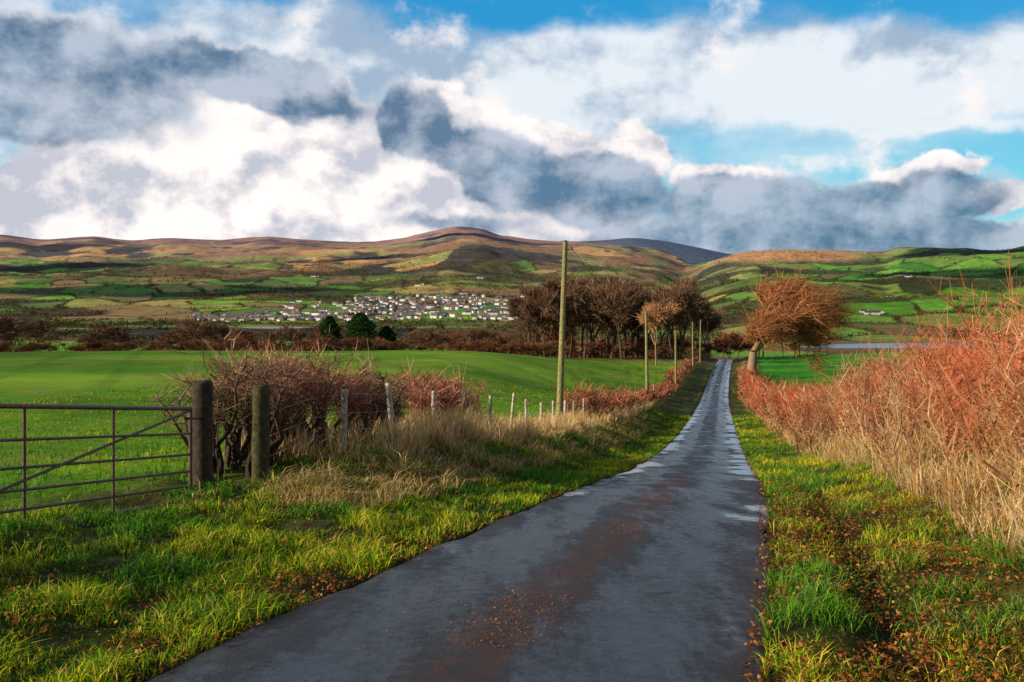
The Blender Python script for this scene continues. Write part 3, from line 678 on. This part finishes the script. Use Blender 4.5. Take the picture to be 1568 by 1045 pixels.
def VM(op, a, b_):
    q = N.new('ShaderNodeVectorMath'); q.operation = op
    for i, v in enumerate((a, b_)):
        if isinstance(v, tuple): q.inputs[i].default_value = v
        else: L.new(v, q.inputs[i])
    return q.outputs[0]
def NZ(vec, sc, det=5, ro=.55, st=(1, 1, 1), loc=(0, 0, 0), color=False):
    mp = N.new('ShaderNodeMapping'); mp.inputs['Scale'].default_value = st; mp.inputs['Location'].default_value = loc; L.new(vec, mp.inputs[0])
    n = N.new('ShaderNodeTexNoise'); n.noise_dimensions = '2D'; n.inputs['Scale'].default_value = sc; n.inputs['Detail'].default_value = det; n.inputs['Roughness'].default_value = ro; L.new(mp.outputs[0], n.inputs['Vector'])
    return n.outputs['Color'] if color else n.outputs['Fac']
w1 = VM('MULTIPLY', VM('SUBTRACT', NZ(P, 11, 6, .58, color=True), (.5, .5, .5)), (.075, .055, 0))
Pw_ = VM('ADD', P, w1)
def a_e(px, py):
    p = (px-784)/1524; q = (430-py)/1524; return math.atan(p), math.atan(q/math.sqrt(1+p*p))
def blobs(lst, vec):
    tot = None
    for (cx, cy, rx, ry, rot, wt) in lst:
        mp = N.new('ShaderNodeMapping'); mp.vector_type = 'TEXTURE'; a, e = a_e(cx, cy)
        mp.inputs['Location'].default_value = (a, e, 0); mp.inputs['Rotation'].default_value = (0, 0, math.radians(rot)); mp.inputs['Scale'].default_value = (rx/1524, ry/1524, 1)
        L.new(vec, mp.inputs[0]); q = N.new('ShaderNodeVectorMath'); q.operation = 'LENGTH'; L.new(mp.outputs[0], q.inputs[0])
        v = MR(q.outputs['Value'], 0, 1.5, wt, 0)
        if tot is None: tot = v
        else:
            s3 = N.new('ShaderNodeMath'); s3.operation = 'SMOOTH_MAX'; s3.inputs[2].default_value = .25; L.new(tot, s3.inputs[0]); L.new(v, s3.inputs[1]); tot = s3.outputs[0]
    return tot
cum = NZ(P, 11, 7, .58, (1, 1.3, 1)); cumo = NZ(P, 11, 5, .58, (1, 1.3, 1), (.016, -.028, 0))
relief = M('SUBTRACT', cum, cumo)
streak = NZ(P, 2.6, 6, .5, (1, 3.2, 1), (3.4, 1.2, 0))
soft = NZ(P, 5, 4, .5, (1, 1.5, 1), (7, 3, 0))
mul = N.new('ShaderNodeVectorMath'); mul.operation = 'MULTIPLY'; L.new(sky.outputs[0], mul.inputs[0]); mul.inputs[1].default_value = (.045, .105, .13)
clear = MC(.7, mul.outputs[0], MC(MR(el, .06, .27), (.22, .72, .92), (.005, .33, .72)))
A_ = M('ADD', blobs([(1000, 112, 560, 76, -4, 1), (1400, 105, 420, 72, -4, 1), (560, 88, 330, 76, -8, 1), (860, 200, 170, 80, -10, 1), (1430, 195, 200, 16, -5, .5), (230, 70, 240, 52, 0, .9)], Pw_), M('MULTIPLY', MR(M('ABSOLUTE', az), .6, .8), .6))
A_ = M('ADD', A_, M('MULTIPLY', MR(el, .32, .45), .4))
fa = MR(M('ADD', A_, M('MULTIPLY', M('SUBTRACT', streak, .5), 1.2)), .10, .66)
ca = MC(MR(M('ADD', M('ADD', streak, M('MULTIPLY', relief, .6)), M('MULTIPLY', M('SUBTRACT', soft, .5), .7)), .36, .66), (.38, .49, .64), (.86, .91, .96))
col = MC(M('MULTIPLY', fa, .95), clear, ca)
Bm = blobs([(330, 260, 300, 115, 0, 1), (600, 260, 200, 110, -25, 1), (50, 310, 150, 60, 0, .9), (450, 330, 560, 55, 0, 1), (985, 232, 42, 46, 0, 1), (700, 185, 100, 50, -30, .9), (230, 170, 170, 60, 0, .8), (1540, 298, 55, 20, 0, .9), (1110, 285, 80, 24, 0, .9), (300, 365, 700, 26, 0, 1), (860, 225, 100, 45, -20, .7), (1420, 262, 90, 18, 0, .7)], Pw_)
fb = MR(M('ADD', Bm, M('MULTIPLY', M('SUBTRACT', cum, .5), .6)), .17, .34)
cb_ = MC(MR(M('ADD', M('ADD', M('MULTIPLY', relief, 1.2), M('MULTIPLY', cum, .45)), M('MULTIPLY', soft, .55)), .26, .60, lin=True), (.56, .58, .67), (1.12, 1.03, .99))
col = MC(fb, col, cb_)
Cm = blobs([(60, 125, 240, 100, 0, 1), (390, 125, 200, 48, -12, 1), (640, 195, 95, 60, -50, .95), (760, 262, 120, 62, -30, 1), (900, 290, 140, 60, -15, 1), (1130, 325, 140, 50, 0, 1), (1330, 318, 210, 48, 5, 1), (1250, 365, 450, 34, 0, 1), (1430, 302, 80, 40, 0, 1), (720, 345, 170, 22, 0, .5)], Pw_)
fc = MR(M('ADD', Cm, M('MULTIPLY', M('SUBTRACT', cum, .5), .45)), .12, .52)
cc_ = MC(MR(M('ADD', M('ADD', M('MULTIPLY', relief, 1.2), M('MULTIPLY', cum, .35)), M('MULTIPLY', soft, .65)), .26, .72, lin=True), (.10, .19, .31), (.46, .54, .66))
cc_ = MC(MR(fc, .2, 1.0), (.74, .74, .80), cc_)
col = MC(M('MULTIPLY', fc, .94), col, cc_)
dim = MC(NZ(P, 2, 2), (.09, .14, .25), (.25, .29, .37))
col = MC(M('MAXIMUM', MR(M('ABSOLUTE', az), .75, 1.3), MR(el, .45, .8)), col, dim)
col = MC(MR(el, -.03, -.01, 1, 0), col, (.05, .06, .05))
L.new(col, bg.inputs['Color']); bg.inputs['Strength'].default_value = 1.0

# ------------------------------------------------------------------ camera
cd = bpy.data.cameras.new('camera'); co = bpy.data.objects.new('camera', cd); S.collection.objects.link(co); S.camera = co
co.location = (0, 0, CAMZ); co.rotation_euler = (math.radians(90), 0, 0); cd.sensor_width = 36; cd.lens = 35; cd.shift_y = -92/1568
cd.clip_start = .1; cd.clip_end = 30000
S.view_settings.view_transform = 'Standard'; S.view_settings.look = 'None'; S.view_settings.exposure = 0
